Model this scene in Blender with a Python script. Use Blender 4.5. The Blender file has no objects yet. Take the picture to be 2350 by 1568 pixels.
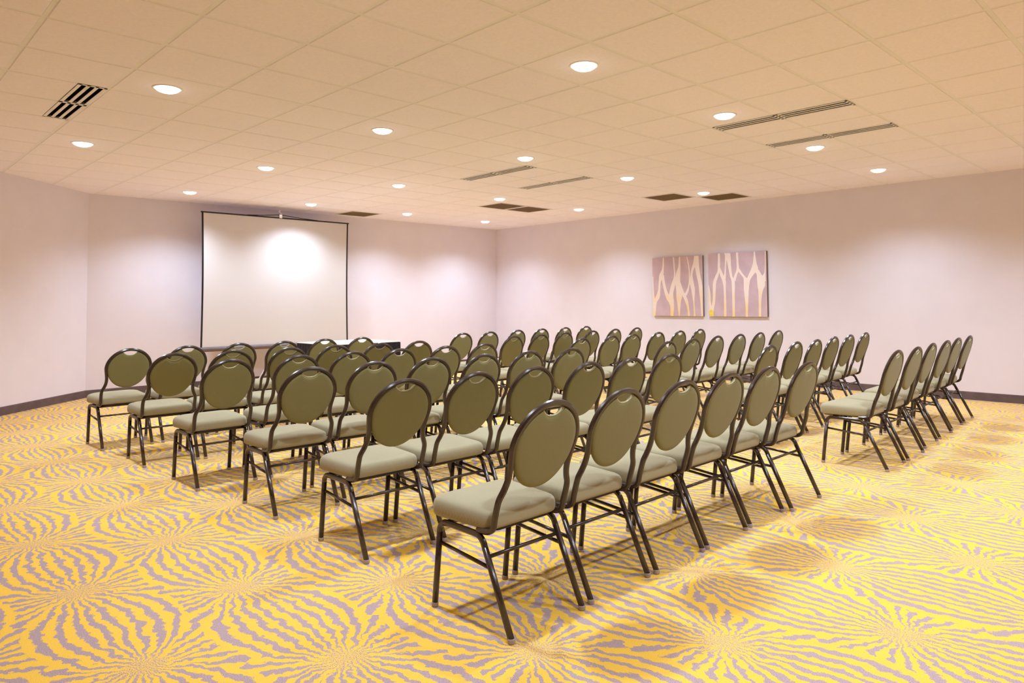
import bpy, bmesh, math, random
from mathutils import Vector, Matrix
random.seed(7)
sc = bpy.context.scene
COL = sc.collection
PI = math.pi

# ------------------------------------------------------------------ sizes
H_CAM = 1.289            # eye height
HC = 2.874               # ceiling height
XW, YW, YC = 11.432, -10.270, -2.551   # screen wall, art wall, corner to the angled wall
T = 0.61                 # ceiling module
OX, OY = 2.744, -2.627   # ceiling lattice origin; tile (i, j) -> x = OX+i*T, y = OY-j*T
XB, YB = -4.0, 3.45      # walls behind the camera
def cx(i): return OX + i*T
def cy(j): return OY - j*T

# ------------------------------------------------------------------ materials
def new_mat(name):
    m = bpy.data.materials.new(name); m.use_nodes = True
    nt = m.node_tree
    b = nt.nodes['Principled BSDF']
    return m, nt, b
def srgb(r, g, b):
    f = lambda c: (c/255/12.92) if c/255 <= 0.04045 else ((c/255+0.055)/1.055)**2.4
    return (f(r), f(g), f(b), 1.0)
def coords(nt, kind='Object'):
    return nt.nodes.new('ShaderNodeTexCoord').outputs[kind]
def noise(nt, vec, scale, detail=2.0, rough=0.5):
    n = nt.nodes.new('ShaderNodeTexNoise'); n.inputs['Scale'].default_value = scale
    n.inputs['Detail'].default_value = detail; n.inputs['Roughness'].default_value = rough
    nt.links.new(vec, n.inputs['Vector']); return n
def mix_noise(nt, b, c1, c2, scale, detail=2.0, lo=0.35, hi=0.65, kind='Object'):
    v = coords(nt, kind); n = noise(nt, v, scale, detail)
    r = nt.nodes.new('ShaderNodeValToRGB')
    r.color_ramp.elements[0].position = lo; r.color_ramp.elements[0].color = c1
    r.color_ramp.elements[1].position = hi; r.color_ramp.elements[1].color = c2
    nt.links.new(n.outputs['Fac'], r.inputs['Fac']); nt.links.new(r.outputs['Color'], b.inputs['Base Color'])
    return v, n
def bump(nt, b, height, strength, dist):
    bp = nt.nodes.new('ShaderNodeBump'); bp.inputs['Strength'].default_value = strength
    bp.inputs['Distance'].default_value = dist
    nt.links.new(height, bp.inputs['Height']); nt.links.new(bp.outputs['Normal'], b.inputs['Normal'])

def simple(name, col, rough=0.6, metal=0.0, var=0.06, scale=30, spec=0.5, bmp=0.0):
    m, nt, b = new_mat(name)
    c1 = tuple(c*(1-var) for c in col[:3]) + (1,); c2 = tuple(min(1, c*(1+var)) for c in col[:3]) + (1,)
    v, n = mix_noise(nt, b, c1, c2, scale)
    b.inputs['Roughness'].default_value = rough; b.inputs['Metallic'].default_value = metal
    b.inputs['Specular IOR Level'].default_value = spec
    if bmp: bump(nt, b, n.outputs['Fac'], bmp, 0.002)
    return m

M = {}
M['wall'] = simple('painted_wall', (0.785, 0.75, 0.85, 1), 0.75, var=0.012, scale=3, spec=0.25)
M['tile'] = simple('ceiling_tile', (0.93, 0.89, 0.98, 1), 0.95, var=0.02, scale=60, spec=0.1, bmp=0.1)
M['grid'] = simple('ceiling_grid', (0.86, 0.86, 0.88, 1), 0.6, var=0.01, scale=20, spec=0.3)
M['deck'] = simple('ceiling_deck', (0.05, 0.05, 0.05, 1), 0.9)
M['base'] = simple('vinyl_baseboard', srgb(100, 84, 86), 0.55, var=0.14, scale=9, spec=0.4)
M['trimwhite'] = simple('white_enamel', (0.82, 0.80, 0.79, 1), 0.45, var=0.01)
M['slot'] = simple('slot_black', (0.012, 0.009, 0.007, 1), 1.0, spec=0.0)
M['grille'] = simple('grille_tan', srgb(156, 134, 108), 0.7, var=0.05)
M['grilleback'] = simple('grille_shadow_box', srgb(104, 88, 68), 0.9)
M['frame'] = simple('brown_enamel_steel', srgb(50, 35, 28), 0.26, metal=0.0, var=0.10, scale=40, spec=0.75)
M['glide'] = simple('grey_nylon_glide', srgb(165, 150, 145), 0.5)
M['board'] = simple('black_seat_board', srgb(30, 25, 22), 0.6)
M['black'] = simple('black_edge_vinyl', srgb(32, 26, 28), 0.5, spec=0.4)
M['greytube'] = simple('grey_screen_case', srgb(104, 92, 93), 0.5, var=0.04)
M['chrome'] = simple('bright_metal', (0.75, 0.74, 0.74, 1), 0.2, metal=1.0, var=0.03)
M['skirt'] = simple('black_table_skirt', srgb(40, 36, 44), 0.85, var=0.15, scale=25, spec=0.2)
M['cloth'] = simple('white_table_linen', (0.86, 0.84, 0.83, 1), 0.8, var=0.02)
M['legalu'] = simple('painted_aluminium', srgb(205, 195, 195), 0.4, metal=0.2)
M['lit_edge'] = simple('painted_lit_edge', srgb(176, 168, 128), 0.35, spec=0.7)  # pale colour standing in for light caught by the hand hole edge

def fabric(name, col):
    m, nt, b = new_mat(name)
    v = coords(nt)
    n = noise(nt, v, 7, 2)
    # woven rib
    w = nt.nodes.new('ShaderNodeTexWave'); w.inputs['Scale'].default_value = 260; w.inputs['Distortion'].default_value = 4
    w.inputs['Detail'].default_value = 2; w.inputs['Detail Scale'].default_value = 1.5; w.bands_direction = 'Y'
    nt.links.new(v, w.inputs['Vector'])
    f = noise(nt, v, 420, 1)
    mx = nt.nodes.new('ShaderNodeMath'); mx.operation = 'MULTIPLY_ADD'
    nt.links.new(w.outputs['Fac'], mx.inputs[0]); mx.inputs[1].default_value = 0.5
    nt.links.new(f.outputs['Fac'], mx.inputs[2])
    r = nt.nodes.new('ShaderNodeValToRGB')
    r.color_ramp.elements[0].position = 0.25; r.color_ramp.elements[0].color = tuple(c*0.86 for c in col[:3])+(1,)
    r.color_ramp.elements[1].position = 1.0; r.color_ramp.elements[1].color = tuple(c*1.14 for c in col[:3])+(1,)
    nt.links.new(mx.outputs[0], r.inputs['Fac']); nt.links.new(r.outputs['Color'], b.inputs['Base Color'])
    b.inputs['Roughness'].default_value = 0.85; b.inputs['Specular IOR Level'].default_value = 0.25
    b.inputs['Sheen Weight'].default_value = 0.15
    bump(nt, b, mx.outputs[0], 0.25, 0.0006)
    return m
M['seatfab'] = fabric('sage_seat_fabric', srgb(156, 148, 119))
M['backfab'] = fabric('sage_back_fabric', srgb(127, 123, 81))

# --- projector screen: faintly beaded matte white
m, nt, b = new_mat('matte_white_screen'); v, n = mix_noise(nt, b, (0.655, 0.63, 0.645, 1), (0.68, 0.655, 0.67, 1), 400)
b.inputs['Roughness'].default_value = 0.6; b.inputs['Specular IOR Level'].default_value = 0.3; M['screen'] = m

# --- lamp lens
m, nt, b = new_mat('lit_lamp_lens')
for nd in list(nt.nodes):
    if nd.type == 'BSDF_PRINCIPLED': nt.nodes.remove(nd)
em = nt.nodes.new('ShaderNodeEmission'); em.inputs['Color'].default_value = (1, 0.95, 0.93, 1); em.inputs['Strength'].default_value = 7.0
nt.links.new(em.outputs[0], nt.nodes['Material Output'].inputs['Surface']); M['lens'] = m

# --- art paint (cream limbs that turn yellow low down) and mauve ground
m, nt, b = new_mat('canvas_cream_limbs')
v = coords(nt); sx = nt.nodes.new('ShaderNodeSeparateXYZ'); nt.links.new(v, sx.inputs[0])
nn = noise(nt, v, 5, 3)
ad = nt.nodes.new('ShaderNodeMath'); ad.operation = 'MULTIPLY_ADD'; nt.links.new(nn.outputs['Fac'], ad.inputs[0]); ad.inputs[1].default_value = 1.1
nt.links.new(sx.outputs['Z'], ad.inputs[2])
r = nt.nodes.new('ShaderNodeValToRGB'); e = r.color_ramp.elements
e[0].position = 0.5; e[0].color = srgb(242, 214, 150); e[1].position = 0.95; e[1].color = srgb(242, 228, 222)
nt.links.new(ad.outputs[0], r.inputs['Fac']); nt.links.new(r.outputs['Color'], b.inputs['Base Color']); b.inputs['Roughness'].default_value = 0.7
M['cream'] = m
M['mauve'] = simple('canvas_mauve_ground', srgb(202, 178, 190), 0.8, var=0.06, scale=5)
M['mauveside'] = simple('canvas_side', srgb(120, 98, 98), 0.8, var=0.05)
M['yellowdab'] = simple('canvas_yellow_dab', srgb(236, 216, 96), 0.7)

# --- carpet -----------------------------------------------------------------
def carpet():
    m, nt, b = new_mat('sunburst_carpet')
    L = nt.links
    def val(x):
        return x
    def op(o, a, bb=None, c=None, clamp=False):
        n = nt.nodes.new('ShaderNodeMath'); n.operation = o; n.use_clamp = clamp
        for k, q in enumerate((a, bb, c)):
            if q is None: continue
            if isinstance(q, (int, float)): n.inputs[k].default_value = q
            else: L.new(q, n.inputs[k])
        return n.outputs[0]
    add = lambda a, q: op('ADD', a, q); sub = lambda a, q: op('SUBTRACT', a, q); mul = lambda a, q: op('MULTIPLY', a, q)
    P = coords(nt)
    s0 = nt.nodes.new('ShaderNodeSeparateXYZ'); L.new(P, s0.inputs[0])
    wn = noise(nt, P, 9.5, 2.5, 0.6); sw = nt.nodes.new('ShaderNodeSeparateColor'); L.new(wn.outputs['Color'], sw.inputs[0])
    wn2 = noise(nt, P, 38, 1.5, 0.55); sw2 = nt.nodes.new('ShaderNodeSeparateColor'); L.new(wn2.outputs['Color'], sw2.inputs[0])
    # tuft quantised speckle
    sp = noise(nt, P, 210, 1, 0.5)
    X = add(s0.outputs['X'], add(mul(sub(sw.outputs[0], 0.5), 0.085), mul(sub(sw2.outputs[0], 0.5), 0.026)))
    Y = add(s0.outputs['Y'], add(mul(sub(sw.outputs[1], 0.5), 0.085), mul(sub(sw2.outputs[1], 0.5), 0.026)))
    A, B = 0.925, 0.5285
    x0, y0 = 1.875, -0.82
    v = mul(sub(Y, y0), 1/B)
    n0 = op('FLOOR', v)
    rows = []
    for k in (0, 1):
        n = add(n0, float(k))
        par = op('FLOORED_MODULO', n, 2.0)
        xr = mul(sub(sub(X, x0), mul(par, A/2)), 1/A)
        fx = mul(op('FRACT', xr), A)
        dx2 = sub(A, fx)
        dy = op('ABSOLUTE', mul(sub(v, n), B))
        t1 = op('ARCTAN2', dy, fx); t2 = op('ARCTAN2', dy, dx2)
        psi = add(t1, t2)
        dmin = op('MINIMUM', fx, dx2)
        dist = op('SQRT', add(mul(dmin, dmin), mul(dy, dy)))
        th = op('ARCTAN2', dy, dmin)
        rows.append((psi, dist, th))
    (p0, d0, t0), (p1, d1, t1_) = rows
    lensrow = op('LESS_THAN', p1, p0)
    psi = op('MINIMUM', p0, p1)
    near1 = op('LESS_THAN', d1, d0)
    dist = op('MINIMUM', d0, d1)
    th = add(mul(t1_, near1), mul(t0, sub(1.0, near1)))
    PM = 1.10
    inlens = op('LESS_THAN', psi, PM)
    ang = add(mul(psi, inlens), mul(th, sub(1.0, inlens)))
    # irregular stripe widths
    lf = noise(nt, P, 3.2, 1)
    ang2 = add(ang, mul(sub(lf.outputs['Fac'], 0.5), 0.10))
    ph = op('COSINE', mul(ang2, 24.0))
    bias = add(mul(sub(wn.outputs['Fac'], 0.5), 1.3), 0.13)
    s = add(ph, bias)
    s = add(s, mul(sub(sp.outputs['Fac'], 0.5), 1.5))
    # near a centre the stripes dissolve into speckle
    close = op('SUBTRACT', 1.0, op('MULTIPLY', dist, 6.6), clamp=True)
    spk = add(mul(sub(sp.outputs['Fac'], 0.5), 7.0), 0.15)
    s = add(mul(s, sub(1.0, close)), mul(spk, close))
    fac = op('MULTIPLY_ADD', s, 2.6, 0.5, clamp=True)
    tn = noise(nt, P, 300, 1.5)
    def ramp(c1, c2):
        r = nt.nodes.new('ShaderNodeValToRGB'); r.color_ramp.elements[0].position = 0.3; r.color_ramp.elements[0].color = c1
        r.color_ramp.elements[1].position = 0.7; r.color_ramp.elements[1].color = c2
        L.new(tn.outputs['Fac'], r.inputs['Fac']); return r.outputs['Color']
    grey = ramp(srgb(150, 128, 132), srgb(196, 174, 174))
    yel = ramp(srgb(234, 184, 64), srgb(244, 204, 92))
    mx = nt.nodes.new('ShaderNodeMix'); mx.data_type = 'RGBA'
    L.new(fac, mx.inputs[0]); L.new(grey, mx.inputs[6]); L.new(yel, mx.inputs[7])
    L.new(mx.outputs[2], b.inputs['Base Color'])
    b.inputs['Roughness'].default_value = 0.95; b.inputs['Specular IOR Level'].default_value = 0.1
    bump(nt, b, add(mul(tn.outputs['Fac'], 1.0), mul(fac, 0.4)), 0.35, 0.003)
    return m
M['carpet'] = carpet()

# ------------------------------------------------------------------ mesh helpers
def link(name, bm, mat, parent=None, smooth=False, mats=None):
    me = bpy.data.meshes.new(name)
    bmesh.ops.recalc_face_normals(bm, faces=bm.faces[:])
    bm.to_mesh(me); bm.free()
    for mm in (mats or [mat]): me.materials.append(mm)
    if smooth:
        for p in me.polygons: p.use_smooth = True
    o = bpy.data.objects.new(name, me); COL.objects.link(o)
    if parent: o.parent = parent
    return o
def box(bm, x0, x1, y0, y1, z0, z1, bev=0.0, mi=0):
    g = bmesh.ops.create_cube(bm, size=1.0)
    vs = g['verts']
    for v in vs:
        v.co = Vector(((x0+x1)/2 + v.co.x*(x1-x0), (y0+y1)/2 + v.co.y*(y1-y0), (z0+z1)/2 + v.co.z*(z1-z0)))
    fs = set(f for v in vs for f in v.link_faces)
    for f in fs: f.material_index = mi
    if bev > 0:
        es = list(set(e for v in vs for e in v.link_edges))
        r = bmesh.ops.bevel(bm, geom=es, offset=bev, segments=2, affect='EDGES', profile=0.6)
        for f in r['faces']: f.material_index = mi
def smooth_path(pts, n=8, closed=False):
    P = [Vector(p) for p in pts]; out = []
    N = len(P)
    for i in range(N-1):
        p0 = P[max(i-1, 0)]; p1 = P[i]; p2 = P[i+1]; p3 = P[min(i+2, N-1)]
        for k in range(n):
            t = k/n
            out.append(0.5*((2*p1) + (-p0+p2)*t + (2*p0-5*p1+4*p2-p3)*t*t + (-p0+3*p1-3*p2+p3)*t**3))
    out.append(P[-1]); return out
def sweep(bm, pts, r, n=8, caps=True, phase=None, sharp=True, up=None):
    P = [Vector(p) for p in pts]
    ph = PI/n if phase is None else phase
    tang = []
    for i in range(len(P)):
        a = P[max(i-1, 0)]; c = P[min(i+1, len(P)-1)]
        tang.append((c-a).normalized())
    u = Vector(up) if up else Vector((0, 1, 0))
    if abs(u.dot(tang[0])) > 0.95: u = Vector((1, 0, 0))
    u = (u - tang[0]*u.dot(tang[0])).normalized()
    rings = []
    for i, p in enumerate(P):
        t = tang[i]; u = (u - t*u.dot(t)).normalized(); w = t.cross(u)
        rings.append([bm.verts.new(p + (u*math.cos(ph+2*PI*k/n) + w*math.sin(ph+2*PI*k/n))*r) for k in range(n)])
    for a, c in zip(rings, rings[1:]):
        for k in range(n):
            f = bm.faces.new((a[k], a[(k+1) % n], c[(k+1) % n], c[k])); f.smooth = True
        if sharp:
            for k in range(n):
                e = bm.edges.get((a[k], c[k]))
                if e: e.smooth = False
    if caps:
        for rg in (rings[0], rings[-1]):
            f = bm.faces.new(rg); f.smooth = False
            for e in f.edges: e.smooth = False
def lathe(bm, prof, cxy=(0, 0), n=32):
    rings = []
    for r, z in prof:
        if r < 1e-6: rings.append([bm.verts.new((cxy[0], cxy[1], z))])
        else: rings.append([bm.verts.new((cxy[0]+r*math.cos(2*PI*k/n), cxy[1]+r*math.sin(2*PI*k/n), z)) for k in range(n)])
    for a, c in zip(rings, rings[1:]):
        for k in range(n):
            q = [a[k % len(a)], a[(k+1) % len(a)], c[(k+1) % len(c)], c[k % len(c)]]
            qq = []
            for v in q:
                if v not in qq: qq.append(v)
            if len(qq) >= 3:
                try: bm.faces.new(qq)
                except ValueError: pass
def tag(o, label=None, cat=None, group=None, kind=None):
    if label: o['label'] = label
    if cat: o['category'] = cat
    if group: o['group'] = group
    if kind: o['kind'] = kind
    return o
def empty(name, loc=(0, 0, 0), rz=0):
    o = bpy.data.objects.new(name, None); COL.objects.link(o); o.location = loc; o.rotation_euler = (0, 0, rz)
    o.empty_display_size = 0.1
    return o
def copy_tree(o, parent=None):
    c = o.copy(); COL.objects.link(c)
    if parent: c.parent = parent
    for ch in [q for q in KIDS.get(o.name, [])]: copy_tree(ch, c)
    return c
KIDS = {}
def index_kids():
    KIDS.clear()
    for o in COL.objects:
        if o.parent: KIDS.setdefault(o.parent.name, []).append(o)

# ------------------------------------------------------------------ room shell
bm = bmesh.new(); box(bm, XB-0.2, XW+0.2, YW-0.2, YB+0.2, -0.1, 0.0)
tag(link('floor', bm, M['carpet']), 'yellow and mauve sunburst patterned carpet floor', kind='structure')

P2 = (XW-6.0, YC+6.0)
poly = [(XB, YW), (XW, YW), (XW, YC), P2, (XB, P2[1])]
names = ['wall_right', 'wall_back', 'wall_left', 'wall_side', 'wall_front']
bnames = ['baseboard_right', 'baseboard_back', 'baseboard_left', 'baseboard_side', 'baseboard_front']
wl = ['long pale lilac wall carrying the two canvases', 'pale lilac wall behind the projection screen', 'pale wall set at an angle on the left',
      'pale side wall outside the picture', 'pale wall behind the camera']
def wall_mesh(a, c, t0, t1, z0, z1, ext=0.0, prof=None):
    a = Vector((*a, 0)); c = Vector((*c, 0)); d = (c-a).normalized(); nrm = Vector((d.y, -d.x, 0))  # outward (poly is ccw)
    bm = bmesh.new()
    a2 = a - d*ext; c2 = c + d*ext
    sec = prof or [(t0, z0), (t1, z0), (t1, z1), (t0, z1)]
    r0 = [bm.verts.new(a2 + nrm*s + Vector((0, 0, z))) for s, z in sec]
    r1 = [bm.verts.new(c2 + nrm*s + Vector((0, 0, z))) for s, z in sec]
    n = len(sec)
    for k in range(n): bm.faces.new((r0[k], r0[(k+1) % n], r1[(k+1) % n], r1[k]))
    bm.faces.new(r0); bm.faces.new(r1)
    return bm
for k in range(5):
    a, c = poly[k], poly[(k+1) % 5]
    o = link(names[k], wall_mesh(a, c, 0.0, 0.12, 0.0, HC+0.14, ext=0.0), M['wall'])
    tag(o, wl[k], kind='structure')
    BH = 0.104
    prof = [(0.0, 0.0), (-0.009, 0.0), (-0.0065, 0.006), (-0.0055, BH-0.012), (-0.004, BH-0.004), (-0.001, BH), (0.0, BH)]
    o = link(bnames[k], wall_mesh(a, c, 0, 0, 0, 0, ext=0.0, prof=prof), M['base'])
    tag(o, 'dark grey brown vinyl baseboard along the ' + ['canvas wall', 'screen wall', 'angled left wall', 'side wall', 'wall behind camera'][k], kind='structure')

# ------------------------------------------------------------------ ceiling
RET = [(9, 8), (9, 9), (5, 10), (4, 11), (13, 6)]             # square return grilles
SLOT = [(5, -3, 'r'), (-1, 5, 'l'), (-1, 6, 'r'), (5, 5, 'l'), (5, 6, 'r')]   # two-section slot diffusers: tiles i and i+1
SW = 0.175                                                     # diffuser width
slot_tiles = {}
for (i, j, s) in SLOT:
    slot_tiles[(i, j)] = s; slot_tiles[(i+1, j)] = s
bm = bmesh.new()
g = 0.013
I0, I1 = int((XB-OX)/T)-2, int((XW-OX)/T)+1
J0, J1 = int(-(YB-OY)/T)-2, int(-(YW-OY)/T)+1
for i in range(I0, I1+1):
    for j in range(J0, J1+1):
        if (i, j) in RET: continue
        x0, x1 = cx(i)+g, cx(i+1)-g
        y0, y1 = cy(j+1)+g, cy(j)-g
        s = slot_tiles.get((i, j))
        if s == 'l': y1 = cy(j)-g-SW          # diffuser along the small-j edge
        if s == 'r': y0 = cy(j+1)+g+SW
        dz = random.uniform(-0.0008, 0.0008)
        z0 = HC+dz; b2 = 0.004
        lo = [bm.verts.new(p) for p in ((x0+b2, y0+b2, z0), (x1-b2, y0+b2, z0), (x1-b2, y1-b2, z0), (x0+b2, y1-b2, z0))]
        mi_ = [bm.verts.new(p) for p in ((x0, y0, z0+0.004), (x1, y0, z0+0.004), (x1, y1, z0+0.004), (x0, y1, z0+0.004))]
        hi = [bm.verts.new(p) for p in ((x0, y0, z0+0.02), (x1, y0, z0+0.02), (x1, y1, z0+0.02), (x0, y1, z0+0.02))]
        bm.faces.new(lo)
        for a, c in ((lo, mi_), (mi_, hi)):
            for k in range(4): bm.faces.new((a[k], a[(k+1) % 4], c[(k+1) % 4], c[k]))
# grid bars
GB = 0.0125
for i in range(I0, I1+2):
    box(bm, cx(i)-GB, cx(i)+GB, cy(J1+1), cy(J0), HC+0.0035, HC+0.035, mi=1)
for j in range(J0, J1+2):
    box(bm, cx(I0), cx(I1+1), cy(j)-GB, cy(j)+GB, HC+0.0038, HC+0.0345, mi=1)
# deck above
box(bm, cx(I0), cx(I1+1), cy(J1+1), cy(J0), HC+0.12, HC+0.16, mi=2)
for k in range(5):
    a = Vector((*poly[k], 0)); c = Vector((*poly[(k+1) % 5], 0)); d = (c-a).normalized(); nrm = Vector((d.y, -d.x, 0))
    geom = bm.verts[:]+bm.edges[:]+bm.faces[:]
    bmesh.ops.bisect_plane(bm, geom=geom, plane_co=a-nrm*0.0005, plane_no=nrm, clear_outer=True)
tag(link('ceiling', bm, None, mats=[M['tile'], M['grid'], M['deck']]), 'suspended ceiling of square off-white tiles', kind='structure')

# ------------------------------------------------------------------ slot diffusers
slot_labels = ['black three-slot linear air diffuser at the far left of the ceiling',
               '',
               '',
               'slot diffuser in the ceiling centre, left one of the middle pair',
               'slot diffuser in the ceiling centre, right one of the middle pair']
slot_labels[1] = 'long ceiling slot diffuser at right, the one nearer the camera of that pair'
slot_labels[2] = 'long ceiling slot diffuser at right, the one nearer the canvas wall of that pair'
for n, (i, j, s) in enumerate(SLOT):
    ys = cy(j) - 0.004 if s == 'l' else cy(j+1) + 0.004 + SW + 0.006
    yc = ys - (SW+0.006)/2
    root = empty('linear_diffuser', (cx(i+1), yc, HC))
    tag(root, slot_labels[n], 'air diffuser', 'two-section slot diffusers in the ceiling')
    hw = (SW+0.010)/2
    for sec in (-1, 1):
        xa, xb = (-T+0.006, -0.004) if sec < 0 else (0.004, T-0.006)
        bm = bmesh.new()
        z0, z1 = -0.0025, 0.0008
        # three slots: bars between
        sw_, bw = 0.030, (2*hw - 3*0.030)/4
        y = -hw
        for k in range(4):
            box(bm, xa, xb, y, y+bw, z0, z1, bev=0.0008)
            y += bw + sw_
        box(bm, xa, xa+0.018, -hw, hw, z0, z1, bev=0.0008)
        box(bm, xb-0.018, xb, -hw, hw, z0, z1, bev=0.0008)
        f = link('frame', bm, M['trimwhite'], root)
        bm = bmesh.new(); box(bm, xa+0.004, xb-0.004, -hw+0.004, hw-0.004, 0.016, 0.044)
        link('slot_backing', bm, M['slot'], root)['label'] = 'black slot interior'
        bm = bmesh.new(); y = -hw+bw
        for k in range(3):
            # thin pattern-controller vane in each slot
            v0 = y+sw_*0.42
            box(bm, xa+0.018, xb-0.018, v0, v0+0.0035, 0.006, 0.0165)
            y += bw+sw_
        link('vane', bm, M['slot'], root)

# ------------------------------------------------------------------ square return grilles
ret_labels = {(9, 8): 'square brown return grille at the ceiling centre, left of two touching grilles',
              (9, 9): 'square brown return grille at the ceiling centre, right of two touching grilles',
              (5, 10): 'square brown return grille left of a far downlight, near the canvas wall',
              (4, 11): 'square brown return grille touching a far downlight on its right side',
              (13, 6): 'lone square return grille beside the top right corner of the projection screen'}
g0 = None
for (i, j) in RET:
    if g0 is None:
        root = empty('return_grille', (cx(i)+T/2, cy(j)-T/2, HC)); g0 = root
        h = T/2-0.008
        bm = bmesh.new()
        for a in (-1, 1):
            box(bm, min(a*h, a*(h-0.022)), max(a*h, a*(h-0.022)), -h, h, -0.004, 0.02, bev=0.0015)
            box(bm, -h+0.022, h-0.022, min(a*h, a*(h-0.022)), max(a*h, a*(h-0.022)), -0.004, 0.02, bev=0.0015)
        link('frame', bm, M['trimwhite'], root)
        bm = bmesh.new(); n = 26; hh = h-0.021
        for k in range(1, n):
            q = -hh + 2*hh*k/n
            box(bm, q-0.001, q+0.001, -hh, hh, 0.0, 0.012)
            box(bm, -hh, hh, q-0.001, q+0.001, 0.0005, 0.0115)
        link('egg_crate_core', bm, M['grille'], root)
        bm = bmesh.new(); box(bm, -hh-0.01, hh+0.01, -hh-0.01, hh+0.01, 0.05, 0.055)
        link('duct_liner', bm, M['grilleback'], root)
        index_kids(); r_ = root
    else:
        r_ = copy_tree(g0); r_.location = (cx(i)+T/2, cy(j)-T/2, HC)
    tag(r_, ret_labels[(i, j)], 'air grille', 'square return grilles in the ceiling')

# ------------------------------------------------------------------ downlights
ordn = ['leftmost', 'second from left', 'third from left', 'fourth from left', 'rightmost']
lamp_lab = {}
lamp_lab[(0, 0)] = 'largest and brightest round downlight, top of the picture right of centre'
lamp_lab[(0, -1)] = 'round ceiling downlight cut off by the top edge of the picture'
lamp_lab[(0, 1)] = 'round downlight just above the left end of the long slot diffusers at right'
lamp_lab[(0, 2)] = 'round downlight just below the second long slot diffuser at the right'
lamp_lab[(0, 3)] = 'rightmost round downlight, close to the canvas wall ceiling edge'
lamp_lab[(1, -1)] = 'round downlight to the right of the black three-slot diffuser, upper left'
lamp_lab[(1, 0)] = 'round downlight between screen top and picture top, left of centre, mid-sized'
lamp_lab[(1, 1)] = 'round downlight directly above the middle pair of slot diffusers'
lamp_lab[(1, 2)] = 'round downlight right of the middle slot diffusers, alone among open tiles'
lamp_lab[(1, 3)] = 'round downlight between the two square grilles near the canvas wall'
lamp_lab[(2, -1)] = 'leftmost round downlight, below the black three-slot diffuser'
lamp_lab[(2, 0)] = 'round downlight above the projection screen, on its left half, well in front'
lamp_lab[(2, 1)] = 'round downlight above and right of the projection screen, left of the middle slot diffusers'
lamp_lab[(2, 2)] = 'round downlight touching the left of the two central brown grilles'
lamp_lab[(2, 3)] = 'small far downlight right of the two touching brown grilles, near the canvas wall'
lamp_lab[(3, 0)] = 'small downlight near the screen wall, left of the projection screen'
lamp_lab[(3, 1)] = 'small downlight directly above the right half of the projection screen'
lamp_lab[(3, 2)] = 'small downlight near the screen wall, just right of the lone square grille'
lamp_lab[(3, 3)] = 'smallest farthest downlight, next to the far room corner'
POWER = 1.0
BEAM_COL = (0.77, 0.875, 1.02)
L0 = None
def make_lamp():
    root = empty('ceiling_downlight', (0, 0, HC))
    bm = bmesh.new()
    lathe(bm, [(0.083, 0.018), (0.083, -0.002), (0.087, -0.0055), (0.098, -0.005), (0.102, -0.0015), (0.1025, 0.0)], n=40)
    link('trim_ring', bm, M['trimwhite'], root, smooth=True)
    bm = bmesh.new()
    prof = [(0.084, 0.001)]
    for k in range(1, 9):
        a = k/8*PI/2
        prof.append((0.084*math.cos(a), 0.001-0.036*math.sin(a)))
    prof[-1] = (0.0, prof[-1][1])
    lathe(bm, prof, n=40)
    link('lens', bm, M['lens'], root, smooth=True)
    return root
beam = bpy.data.lights.new('downlight_beam', 'SPOT'); beam.energy = 196; beam.spot_size = math.radians(138); beam.spot_blend = 0.85
beam.shadow_soft_size = 0.07; beam.color = BEAM_COL
for a in range(-1, 4):
    for b_ in range(-1, 4):
        if (a, b_) == (3, -1): continue
        i, j = a*4+0.5, b_*3+1.5
        if L0 is None: r_ = L0 = make_lamp(); index_kids()
        else: r_ = copy_tree(L0)
        r_.location = (cx(i), cy(j), HC)
        if a >= 0:
            tag(r_, lamp_lab[(a, b_)], 'ceiling light', 'round downlights in the ceiling')
        else:  # unseen fixtures, added to brighten the foreground
            tag(r_, 'added round ceiling downlight outside the picture, overhead beside the camera', 'ceiling light', 'added downlights outside the picture')
        lo = bpy.data.objects.new('downlight_beam', beam); COL.objects.link(lo); lo.location = (0, 0, -0.043); lo.parent = r_

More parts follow.
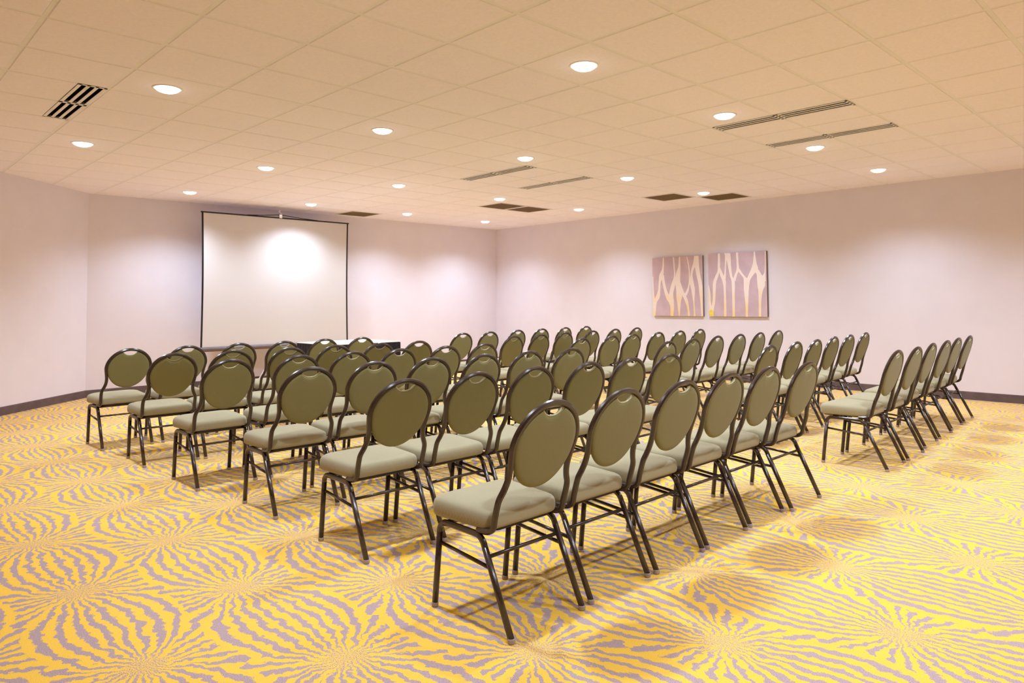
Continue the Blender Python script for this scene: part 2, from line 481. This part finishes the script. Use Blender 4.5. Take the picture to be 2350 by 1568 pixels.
# ------------------------------------------------------------------ banquet chair (front = +x, origin between the rear feet)
def lean(z): return 0.118 - 0.30*(z-0.38) - 0.015*max(0, z-0.6)
def make_chair():
    R = empty('banquet_chair')
    # --- seat cushion
    def outline(sc_=1.0, n=12):
        x0, x1, wr, wf, cr = 0.128, 0.502, 0.205, 0.222, 0.060
        pts = []
        cs = [(x1-cr, wf-cr, 0), (x0+cr*0.8, wr-cr*0.8, 1), (x0+cr*0.8, -(wr-cr*0.8), 2), (x1-cr, -(wf-cr), 3)]
        for (px_, py_, q) in cs:
            rr = cr if q in (0, 3) else cr*0.8
            for k in range(n+1):
                a = {0: 0, 1: PI/2, 2: PI, 3: 1.5*PI}[q] + k/n*PI/2
                pts.append((px_+rr*math.cos(a), py_+rr*math.sin(a)))
        # slight bow of the long front edge and subdivision of straight runs
        out = []
        for k in range(len(pts)):
            a = pts[k]; c = pts[(k+1) % len(pts)]
            L = math.hypot(c[0]-a[0], c[1]-a[1]); m_ = max(1, int(L/0.03))
            for t in range(m_): out.append((a[0]+(c[0]-a[0])*t/m_, a[1]+(c[1]-a[1])*t/m_))
        return out
    ol = outline(); cxm, cym = 0.315, 0.0
    prof = [(0.0, 0.388), (0.90, 0.388), (0.955, 0.3885), (0.985, 0.393), (1.0, 0.402), (1.004, 0.415), (1.0, 0.432), (0.985, 0.445), (0.955, 0.454),
            (0.90, 0.461), (0.80, 0.467), (0.65, 0.472), (0.45, 0.4755), (0.22, 0.4775), (0.0, 0.478)]
    bm = bmesh.new(); rings = []
    for s, z in prof:
        if s == 0: rings.append([bm.verts.new((cxm, cym, z))])
        else:
            inset = (1-s)
            rings.append([bm.verts.new((cxm+(x-cxm)*s, cym+(y-cym)*s, z + 0.004*((x-cxm)/0.19)*(1 if z > 0.41 else 0))) for x, y in ol])
    for a, c in zip(rings, rings[1:]):
        n = max(len(a), len(c))
        for k in range(n):
            q = []
            for v in (a[k % len(a)], a[(k+1) % len(a)], c[(k+1) % len(c)], c[k % len(c)]):
                if v not in q: q.append(v)
            bm.faces.new(q)
    link('seat', bm, M['seatfab'], R, smooth=True)
    # --- board under the cushion
    bm = bmesh.new()
    lo = [bm.verts.new((cxm+(x-cxm)*0.94, (y)*0.82, 0.378)) for x, y in ol]; hi = [bm.verts.new((cxm+(x-cxm)*0.94, y*0.82, 0.3885)) for x, y in ol]
    bm.faces.new(lo); bm.faces.new(hi)
    for k in range(len(ol)): bm.faces.new((lo[k], lo[(k+1) % len(ol)], hi[(k+1) % len(ol)], hi[k]))
    link('seat_board', bm, M['board'], R)
    # --- side rails, legs
    for s in (1, -1):
        y = 0.202*s
        bm = bmesh.new()
        pts = [(0.443, y, 0.325), (0.438, y, 0.345), (0.422, y, 0.3605), (0.398, y, 0.366), (0.30, y, 0.366), (0.205, y, 0.364), (0.182, y, 0.358), (0.164, y, 0.343), (0.153, y, 0.322)]
        sweep(bm, smooth_path(pts, 5), 0.0134, 8)
        link('seat_rail', bm, M['frame'], R)
        for (top, foot) in (((0.443, y, 0.325), (0.478, y, 0.012)), ((0.153, y, 0.322), (0.0035, y, 0.012))):
            bm = bmesh.new(); sweep(bm, [top, foot], 0.0134, 8)
            lg = link('leg', bm, M['frame'], R)
            bm = bmesh.new()
            lathe(bm, [(0.0, 0.0), (0.012, 0.0), (0.0144, 0.003), (0.0148, 0.016), (0.0132, 0.020), (0.0, 0.020)], (foot[0], foot[1]), n=16)
            gl = link('glide', bm, M['glide'], lg, smooth=False); gl['label'] = 'pale grey foot glide'
        bm = bmesh.new(); sweep(bm, [(0.4475, y, 0.279), (0.121, y, 0.250)], 0.0078, 8)
        link('stretcher', bm, M['frame'], R)
    bm = bmesh.new(); sweep(bm, [(0.139, 0.202, 0.288), (0.139, -0.202, 0.288)], 0.0078, 8, up=(0, 0, 1))
    link('stretcher', bm, M['frame'], R)
    bm = bmesh.new()
    for xq in (0.20, 0.40): sweep(bm, [(xq, 0.2, 0.367), (xq, -0.2, 0.367)], 0.0105, 8, up=(0, 0, 1))
    link('crossbar', bm, M['frame'], R)
    # --- back frame
    half = [(0.20, 0.1975, 0.3825), (0.165, 0.1975, 0.383), (0.130, 0.1975, 0.389), (0.108, 0.1975, 0.408), (lean(0.44), 0.1975, 0.44), (lean(0.49), 0.1985, 0.49),
            (lean(0.522), 0.195, 0.522), (lean(0.555), 0.180, 0.555), (lean(0.59), 0.170, 0.59), (lean(0.63), 0.1685, 0.63), (lean(0.67), 0.174, 0.67)]
    arc = []
    for k in range(0, 17):
        a = k/16*PI
        yy = 0.1815*math.cos(a); zz = 0.722 + 0.165*math.sin(a)
        arc.append((lean(zz), yy, zz))
    pts = half + arc + [(x, -y, z) for x, y, z in reversed(half)]
    bm = bmesh.new(); sweep(bm, smooth_path(pts, 4), 0.0134, 8)
    link('back_frame', bm, M['frame'], R)
    # --- oval back pad
    N = 96; zc = 0.712
    def rim(a):
        y = 0.171*math.cos(a)
        z = (0.722-zc) + 0.153*math.sin(a) if a < PI else (0.722-zc) + 0.184*math.sin(a)
        if math.sin(a) > 0 and abs(y) < 0.062:
            d = abs(y)/0.062
            z = z - 0.042*max(0.0, 1-d**2.4)
        return y, z
    ring2 = [rim(2*PI*k/N) for k in range(N)]
    prof = [(0.0, 0.019), (0.3, 0.0188), (0.6, 0.018), (0.8, 0.0165), (0.9, 0.0145), (0.955, 0.0110), (0.985, 0.0060), (1.0, 0.0), (0.993, -0.0060), (0.975, -0.0100), (0.94, -0.0125), (0.85, -0.0140), (0.5, -0.0150), (0.0, -0.0155)]
    bm = bmesh.new(); rings = []
    nx, nz = math.cos(math.atan(0.30)), math.sin(math.atan(0.30))
    for s, t in prof:
        if s == 0: rings.append([bm.verts.new((lean(zc)+t*nx, 0, zc+t*nz))])
        else: rings.append([bm.verts.new((lean(zc+z*s)+t*nx, y*s, zc+z*s+t*nz)) for y, z in ring2])
    for a, c in zip(rings, rings[1:]):
        n = max(len(a), len(c))
        for k in range(n):
            q = []
            for v in (a[k % len(a)], a[(k+1) % len(a)], c[(k+1) % len(c)], c[k % len(c)]):
                if v not in q: q.append(v)
            bm.faces.new(q)
    pad = link('backrest', bm, M['backfab'], R, smooth=True)
    # --- pale strip painting the overhead light on the hand hole's upper edge
    bm = bmesh.new(); pts = []
    for k in range(25):
        y = -0.060 + 0.120*k/24
        a = math.acos(max(-1, min(1, y/0.171)))
        yy, z = rim(a)
        pts.append((lean(zc+z)-0.004, yy, zc+z+0.001))
    sweep(bm, pts, 0.0045, 8, sharp=False)
    hh = link('lit_hole_edge', bm, M['lit_edge'], pad, smooth=True); hh['label'] = 'painted light on the upper edge of the hand hole'
    return R

CH = [(1.977, -2.048), (1.988, -2.525), (1.981, -2.992), (1.985, -3.449), (1.995, -3.921), (1.961, -4.378), (1.885, -5.799), (1.895, -6.302), (1.948, -6.903), (1.971, -7.431), (2.016, -7.989), (2.039, -8.517), (3.087, -2.109), (3.071, -2.58), (3.06, -3.037), (3.024, -3.494), (3.025, -3.951), (3.017, -4.408), (2.933, -5.824), (2.965, -6.413), (2.984, -6.905), (3.065, -7.534), (3.088, -8.027), (3.154, -8.677), (4.11, -2.118), (4.153, -2.604), (4.131, -3.061), (4.088, -3.518), (4.066, -3.975), (4.019, -4.432), (3.965, -5.783), (4.038, -6.345), (4.127, -6.977), (4.13, -7.483), (4.147, -8.002), (4.234, -8.667), (5.129, -2.029), (5.125, -2.548), (5.14, -3.018), (5.142, -3.474), (5.122, -3.958), (5.131, -4.431), (5.055, -5.751), (5.117, -6.345), (5.158, -6.806), (5.198, -7.378), (5.221, -7.9), (5.286, -8.493), (6.168, -1.993), (6.13, -2.45), (6.08, -2.938), (6.082, -3.395), (6.042, -3.852), (6.027, -4.309), (5.999, -5.633), (6.041, -6.125), (6.153, -6.686), (6.185, -7.268), (6.303, -7.903), (6.362, -8.488), (7.157, -1.938), (7.176, -2.44), (7.199, -2.942), (7.183, -3.411), (7.245, -3.91), (7.222, -4.367), (7.107, -5.776), (7.14, -6.269), (7.218, -6.861), (7.271, -7.397), (7.331, -7.973), (7.368, -8.503)]
ROTL = [0.0, -1.0, -1.6, -0.4, -1.8, 0.8]
ROTR = [2.1, 2.7, 2.9, 2.7, 4.2, 3.2]
pos = ['leftmost', 'second from left', 'third from left', 'third from right', 'second from right', 'rightmost']
rown = ['nearest', 'second-nearest', 'third-nearest', 'third-farthest', 'second-farthest', 'farthest']
proto = make_chair(); index_kids()
rnd = random.Random(3)
for n, (x, y) in enumerate(CH):
    row, k = divmod(n, 12); blk, c = divmod(k, 6)
    o = proto if n == 0 else copy_tree(proto)
    o.location = (x, y, 0)
    rot = (ROTR if blk else ROTL)[row] + (0 if n == 0 else rnd.uniform(-0.8, 0.8))
    o.rotation_euler = (0, 0, math.radians(rot))
    b_ = 'right' if blk else 'left'
    tag(o, f'green oval-back banquet chair, {pos[c]} in the {rown[row]} row of the {b_} block', 'chair', f'banquet chairs set out in the {b_} block')

# ------------------------------------------------------------------ projection screen
XS = 10.97
S = empty('projection_screen', (XS+0.03, -5.150, 0))
tag(S, 'white tripod projection screen with black edges standing before the far wall', 'projection screen')
y0, y1 = 1.225, -1.225
zb, zt = 0.640, 2.685
bm = bmesh.new()
# slightly bowed fabric
nx_, nz_ = 12, 10
grid = [[None]*(nz_+1) for _ in range(nx_+1)]
def scr(u, w): # u across 0..1 , w up 0..1
    yy = (y0-0.02)+((y1+0.02)-(y0-0.02))*u
    pinch = 0.010*math.sin(PI*w)
    yy = yy*(1-pinch)
    return (-0.03-0.006*math.sin(PI*w)*math.sin(PI*u), yy, zb+(zt-zb)*w)
for side in (0, 1):
    gr = [[bm.verts.new(Vector(scr(i/nx_, k/nz_))+Vector((0.0015*side, 0, 0))) for k in range(nz_+1)] for i in range(nx_+1)]
    for i in range(nx_):
        for k in range(nz_): bm.faces.new((gr[i][k], gr[i+1][k], gr[i+1][k+1], gr[i][k+1]))
link('screen_fabric', bm, M['screen'], S, smooth=True)
for side in (0, 1):
    bm = bmesh.new(); rr = []
    for k in range(21):
        w = k/20
        p = Vector(scr(side, w)); e_ = 0.026 if side == 0 else -0.026
        rr.append([bm.verts.new(p+Vector((dx, dy, 0))) for dx, dy in ((-0.0015, 0), (-0.0015, e_), (0.003, e_), (0.003, 0))])
    for a, c in zip(rr, rr[1:]):
        for k in range(4): bm.faces.new((a[k], a[(k+1) % 4], c[(k+1) % 4], c[k]))
    bm.faces.new(rr[0]); bm.faces.new(rr[-1])
    link('edge_border', bm, M['black'], S)['label'] = 'black side edge of the screen'
bm = bmesh.new(); box(bm, -0.038, -0.022, y1-0.018, y0+0.018, zt-0.008, zt+0.012, bev=0.003)
link('top_bar', bm, M['black'], S)
bm = bmesh.new(); sweep(bm, [(-0.03, y0+0.03, zb-0.026), (-0.03, y1-0.03, zb-0.026)], 0.036, 20, sharp=False, up=(0, 0, 1))
cs_ = link('roller_case', bm, M['greytube'], S)
for q in (y0+0.03, y1-0.03):
    bm = bmesh.new(); s_ = 1 if q > 0 else -1
    sweep(bm, [(-0.03, q-0.004*s_, zb-0.026), (-0.03, q+0.012*s_, zb-0.026)], 0.0345, 20, sharp=False, up=(0, 0, 1))
    link('end_cap', bm, M['black'], cs_)
# hanger yoke
bm = bmesh.new()
sweep(bm, [(-0.03, 0.55, zt+0.010), (-0.03, 0.30, zt+0.024), (-0.03, 0.02, zt+0.052), (-0.03, -0.02, zt+0.052), (-0.03, -0.35, zt+0.024), (-0.03, -0.66, zt+0.010)], 0.006, 8, up=(1, 0, 0))
link('hanger_yoke', bm, M['black'], S)
bm = bmesh.new()
box(bm, -0.045, -0.015, -0.025, 0.025, zt-0.004, zt+0.058, bev=0.004)
sweep(bm, smooth_path([(-0.035, -0.03, zt+0.06), (-0.035, 0.0, zt+0.085), (-0.033, 0.028, zt+0.10), (-0.03, 0.012, zt+0.125), (-0.02, -0.004, zt+0.11)], 6), 0.006, 8, sharp=False)
link('hook', bm, M['chrome'], S)['label'] = 'bright metal hook on top'
bm = bmesh.new(); sweep(bm, [(0.03, 0, 0.33), (0.03, 0, 1.6)], 0.016, 12, up=(1, 0, 0), sharp=False)
sweep(bm, [(0.03, 0, 1.55), (0.03, 0, 2.76)], 0.011, 12, up=(1, 0, 0), sharp=False)
link('pole', bm, M['legalu'], S)
bm = bmesh.new(); box(bm, 0.0, 0.06, -0.03, 0.03, 0.52, 0.60, bev=0.006); box(bm, -0.02, 0.03, -0.02, 0.02, zb-0.05, zb-0.01, bev=0.004)
link('tripod_hub', bm, M['black'], S)
for a in (118, 238, 358):
    d = Vector((math.cos(math.radians(a)), math.sin(math.radians(a)), 0))
    bm = bmesh.new()
    p0 = Vector((0.03, 0, 0.56))+d*0.03; p1 = Vector((0.03, 0, 0.018))+d*0.56
    if a == 358: p1 = Vector((0.03, 0, 0.018))+d*0.50
    sweep(bm, [p0, p1], 0.011, 8, sharp=True)
    lg = link('leg', bm, M['legalu'], S)
    bm = bmesh.new(); dd = (p1-p0).normalized(); sweep(bm, [p1-dd*0.03, p1+dd*0.006], 0.014, 12, sharp=False)
    link('rubber_foot', bm, M['black'], lg)

# ------------------------------------------------------------------ skirted table
TX0, TX1, TY0, TY1, TH = 8.36, 9.30, -5.69, -4.62, 0.752
TBL = empty('skirted_table', ((TX0+TX1)/2, (TY0+TY1)/2, 0))
tag(TBL, 'small table with white top and black pleated skirt before the screen', 'table')
hx, hy = (TX1-TX0)/2, (TY1-TY0)/2
bm = bmesh.new(); box(bm, -hx+0.012, hx-0.012, -hy+0.012, hy-0.012, TH-0.030, TH-0.006, bev=0.004)
link('tabletop', bm, M['legalu'], TBL)
for a in (-1, 1):
    for c in (-1, 1):
        bm = bmesh.new(); sweep(bm, [(a*(hx-0.09), c*(hy-0.09), TH-0.03), (a*(hx-0.09), c*(hy-0.09), 0.0)], 0.014, 10, sharp=False)
        link('leg', bm, M['frame'], TBL)
# pleated skirt
bm = bmesh.new(); path = []
cor = [(-hx, -hy), (hx, -hy), (hx, hy), (-hx, hy)]
for k in range(4):
    a, c = Vector(cor[k]), Vector(cor[(k+1) % 4]); L = (c-a).length; d = (c-a)/L; nrm = Vector((d.y, -d.x)); n = int(L/0.0125)
    for t in range(n):
        p = a + d*(L*t/n)
        path.append((p, nrm, (t/n*L)))
lv = []
for z, amp in ((TH-0.012, 0.002), (TH-0.06, 0.004), (0.35, 0.009), (0.012, 0.012)):
    lv.append([bm.verts.new(((p + nrm*(amp*(1+math.sin(s*2*PI/0.075+0.6*math.sin(s*9))))).to_3d() + Vector((0, 0, z)))) for p, nrm, s in path])
for a, c in zip(lv, lv[1:]):
    for k in range(len(a)): bm.faces.new((a[k], a[(k+1) % len(a)], c[(k+1) % len(a)], c[k]))
link('table_skirt', bm, M['skirt'], TBL, smooth=True)['label'] = 'black pleated skirt'
bm = bmesh.new(); box(bm, -hx-0.004, hx+0.004, -hy-0.004, hy+0.004, TH-0.008, TH, bev=0.003)
link('top_cloth', bm, M['cloth'], TBL)['label'] = 'white table top cover'

# ------------------------------------------------------------------ canvases
def canvas(label, xl, xr, z0, z1, quad, strokes, dabs):
    xc = (xl+xr)/2; W = xl-xr; Hh = z1-z0
    root = empty('wall_canvas', (xc, YW, z0)); tag(root, label, 'picture', 'pair of wall canvases')
    bm = bmesh.new(); D = 0.038
    box(bm, -W/2, W/2, 0.001, D, 0, Hh, bev=0.003)
    for f in bm.faces: f.material_index = 0 if f.normal.y > 0.9 else 1
    me_mats = [M['mauve'], M['mauveside'], M['cream'], M['yellowdab']]
    TL, TR, BR, BL = quad
    def uv(px_, py_):
        # inverse bilinear by iteration
        u, v = 0.5, 0.5
        for _ in range(25):
            X = (1-u)*(1-v)*TL[0]+u*(1-v)*TR[0]+u*v*BR[0]+(1-u)*v*BL[0]
            Y = (1-u)*(1-v)*TL[1]+u*(1-v)*TR[1]+u*v*BR[1]+(1-u)*v*BL[1]
            u += (px_-X)/(TR[0]-TL[0]); v += (py_-Y)/(BL[1]-TL[1])
        return u, v
    def P(px_, py_, y):
        u, v = uv(px_, py_); u = min(max(u, 0.0), 1.0); v = min(max(v, 0.0), 1.0)
        return (W/2-u*W, y, Hh-v*Hh)
    eps = D+0.0006
    for st in strokes:
        pts = smooth_path([(a, c, w) for a, c, w in st], 6)
        l = [bm.verts.new(P(p.x-p.z/2, p.y, eps)) for p in pts]; r = [bm.verts.new(P(p.x+p.z/2, p.y, eps)) for p in pts]
        for k in range(len(l)-1):
            if (l[k].co-l[k+1].co).length < 1e-5 and (r[k].co-r[k+1].co).length < 1e-5: continue
            f = bm.faces.new((l[k], r[k], r[k+1], l[k+1])); f.material_index = 2
        eps += 0.00012
    for (a, c, rx, ry) in dabs:
        f = bm.faces.new([bm.verts.new(P(a+rx*math.cos(t*PI/8)*(1+0.1*math.sin(3*t)), c+ry*math.sin(t*PI/8), eps+0.001)) for t in range(16)]); f.material_index = 3
    me = bpy.data.meshes.new('canvas_panel')
    bm.normal_update()
    for f in bm.faces:
        if f.material_index in (2, 3) and f.normal.y < 0: f.normal_flip()
    bm.to_mesh(me); bm.free()
    for mm in me_mats: me.materials.append(mm)
    o = bpy.data.objects.new('canvas_panel', me); COL.objects.link(o); o.parent = root
    o['label'] = 'mauve canvas painted with cream branching limbs'
    return root
LS = [[(470, 250, 18), (465, 400, 26), (440, 500, 60), (415, 600, 34), (405, 720, 36), (380, 820, 66), (340, 900, 54), (330, 1085, 38)],
      [(310, 520, 16), (314, 700, 20), (322, 850, 40), (335, 920, 50)],
      [(455, 500, 50), (480, 640, 40), (510, 750, 50), (555, 850, 70), (595, 920, 58), (593, 1088, 42)],
      [(620, 240, 20), (632, 400, 16), (638, 520, 22), (615, 640, 58), (585, 760, 60), (580, 850, 84), (598, 950, 50)],
      [(710, 235, 18), (708, 380, 32), (690, 480, 62), (682, 600, 74), (700, 720, 84), (700, 820, 80), (697, 900, 50), (700, 1088, 14)],
      [(690, 600, 60), (735, 720, 50), (770, 790, 50), (800, 860, 46), (825, 960, 30), (838, 1090, 24)],
      [(815, 235, 12), (845, 400, 16), (850, 560, 16), (835, 680, 22), (805, 760, 40), (770, 810, 50)],
      [(950, 228, 60), (935, 330, 56), (897, 420, 36), (880, 500, 30), (880, 600, 56), (900, 720, 50), (905, 850, 24), (912, 960, 16), (915, 1090, 26)],
      [(970, 226, 24), (960, 380, 56), (975, 500, 54), (1000, 640, 50), (1008, 760, 46), (1012, 900, 28), (1018, 1090, 18)]]
RS = [[(1262, 200, 30), (1262, 350, 36), (1255, 450, 32), (1225, 530, 48), (1195, 620, 48), (1190, 750, 42), (1182, 880, 42), (1160, 980, 48), (1148, 1080, 60)],
      [(1104, 640, 14), (1113, 760, 40), (1125, 900, 34), (1140, 1000, 54), (1148, 1080, 60)],
      [(1270, 400, 20), (1300, 500, 50), (1335, 580, 54), (1345, 680, 32), (1350, 850, 32), (1352, 1085, 36)],
      [(1368, 200, 34), (1357, 400, 18), (1345, 560, 34)],
      [(1382, 195, 92), (1405, 290, 64), (1420, 400, 44), (1440, 520, 34), (1468, 600, 48), (1472, 800, 38), (1475, 1088, 36)],
      [(1525, 180, 34), (1532, 330, 28), (1535, 430, 36), (1505, 510, 36), (1478, 590, 50)],
      [(1540, 420, 44), (1580, 480, 38), (1630, 540, 40), (1660, 580, 84), (1655, 700, 70), (1660, 900, 42), (1660, 1090, 28)],
      [(1768, 175, 16), (1772, 330, 46), (1770, 420, 94), (1730, 490, 74), (1690, 560, 56), (1665, 620, 60)],
      [(1780, 430, 84), (1825, 490, 64), (1850, 570, 94), (1860, 650, 104), (1850, 730, 62), (1843, 850, 38), (1840, 1092, 30)],
      [(1915, 175, 10), (1912, 450, 12), (1892, 530, 52), (1880, 600, 80)]]
canvas('left wall canvas, mauve with tangled cream and yellow branching limbs', 7.272, 6.262, 1.028, 2.040, [(300, 262), (1035, 228), (1035, 1090), (312, 1078)], LS, [])
canvas('right wall canvas, mauve with cream forked limbs and yellow dab low left', 6.157, 5.132, 1.028, 2.055, [(1097, 215), (1928, 168), (1942, 1097), (1110, 1075)], RS, [(1148, 1028, 36, 46)])

# ------------------------------------------------------------------ camera
r = Vector((-0.70834532, -0.70581984, -0.00807885)); u = Vector((-0.03359577, 0.02227924, 0.99918715)); fw = Vector((0.70506612, -0.70804095, 0.03949396))
# camera right axis must make (r, u, -fw) right-handed
r = fw.cross(u).normalized(); u = r.cross(fw).normalized()
cam = bpy.data.cameras.new('camera'); co = bpy.data.objects.new('camera', cam); COL.objects.link(co)
co.matrix_world = Matrix(((r.x, u.x, -fw.x, 0), (r.y, u.y, -fw.y, 0), (r.z, u.z, -fw.z, H_CAM), (0, 0, 0, 1)))
cam.sensor_fit = 'HORIZONTAL'; cam.sensor_width = 36.0; cam.lens = 1612.436/2350*36
cam.shift_x = -53.366/2350; cam.shift_y = -154.577/2350
cam.clip_start = 0.02; cam.clip_end = 100
sc.camera = co

# ------------------------------------------------------------------ world and view
w = bpy.data.worlds.new('world'); sc.world = w; w.use_nodes = True
w.node_tree.nodes['Background'].inputs[0].default_value = (0.02, 0.02, 0.02, 1); w.node_tree.nodes['Background'].inputs[1].default_value = 0.2
sc.view_settings.view_transform = 'Standard'; sc.view_settings.look = 'None'
sc.view_settings.gamma = 1.0; sc.view_settings.use_curve_mapping = False
sc.view_settings.exposure = 0.0
sc.cycles.use_denoising = True
sc.cycles.max_bounces = 10; sc.cycles.diffuse_bounces = 8
sc.cycles.sample_clamp_indirect = 8.0
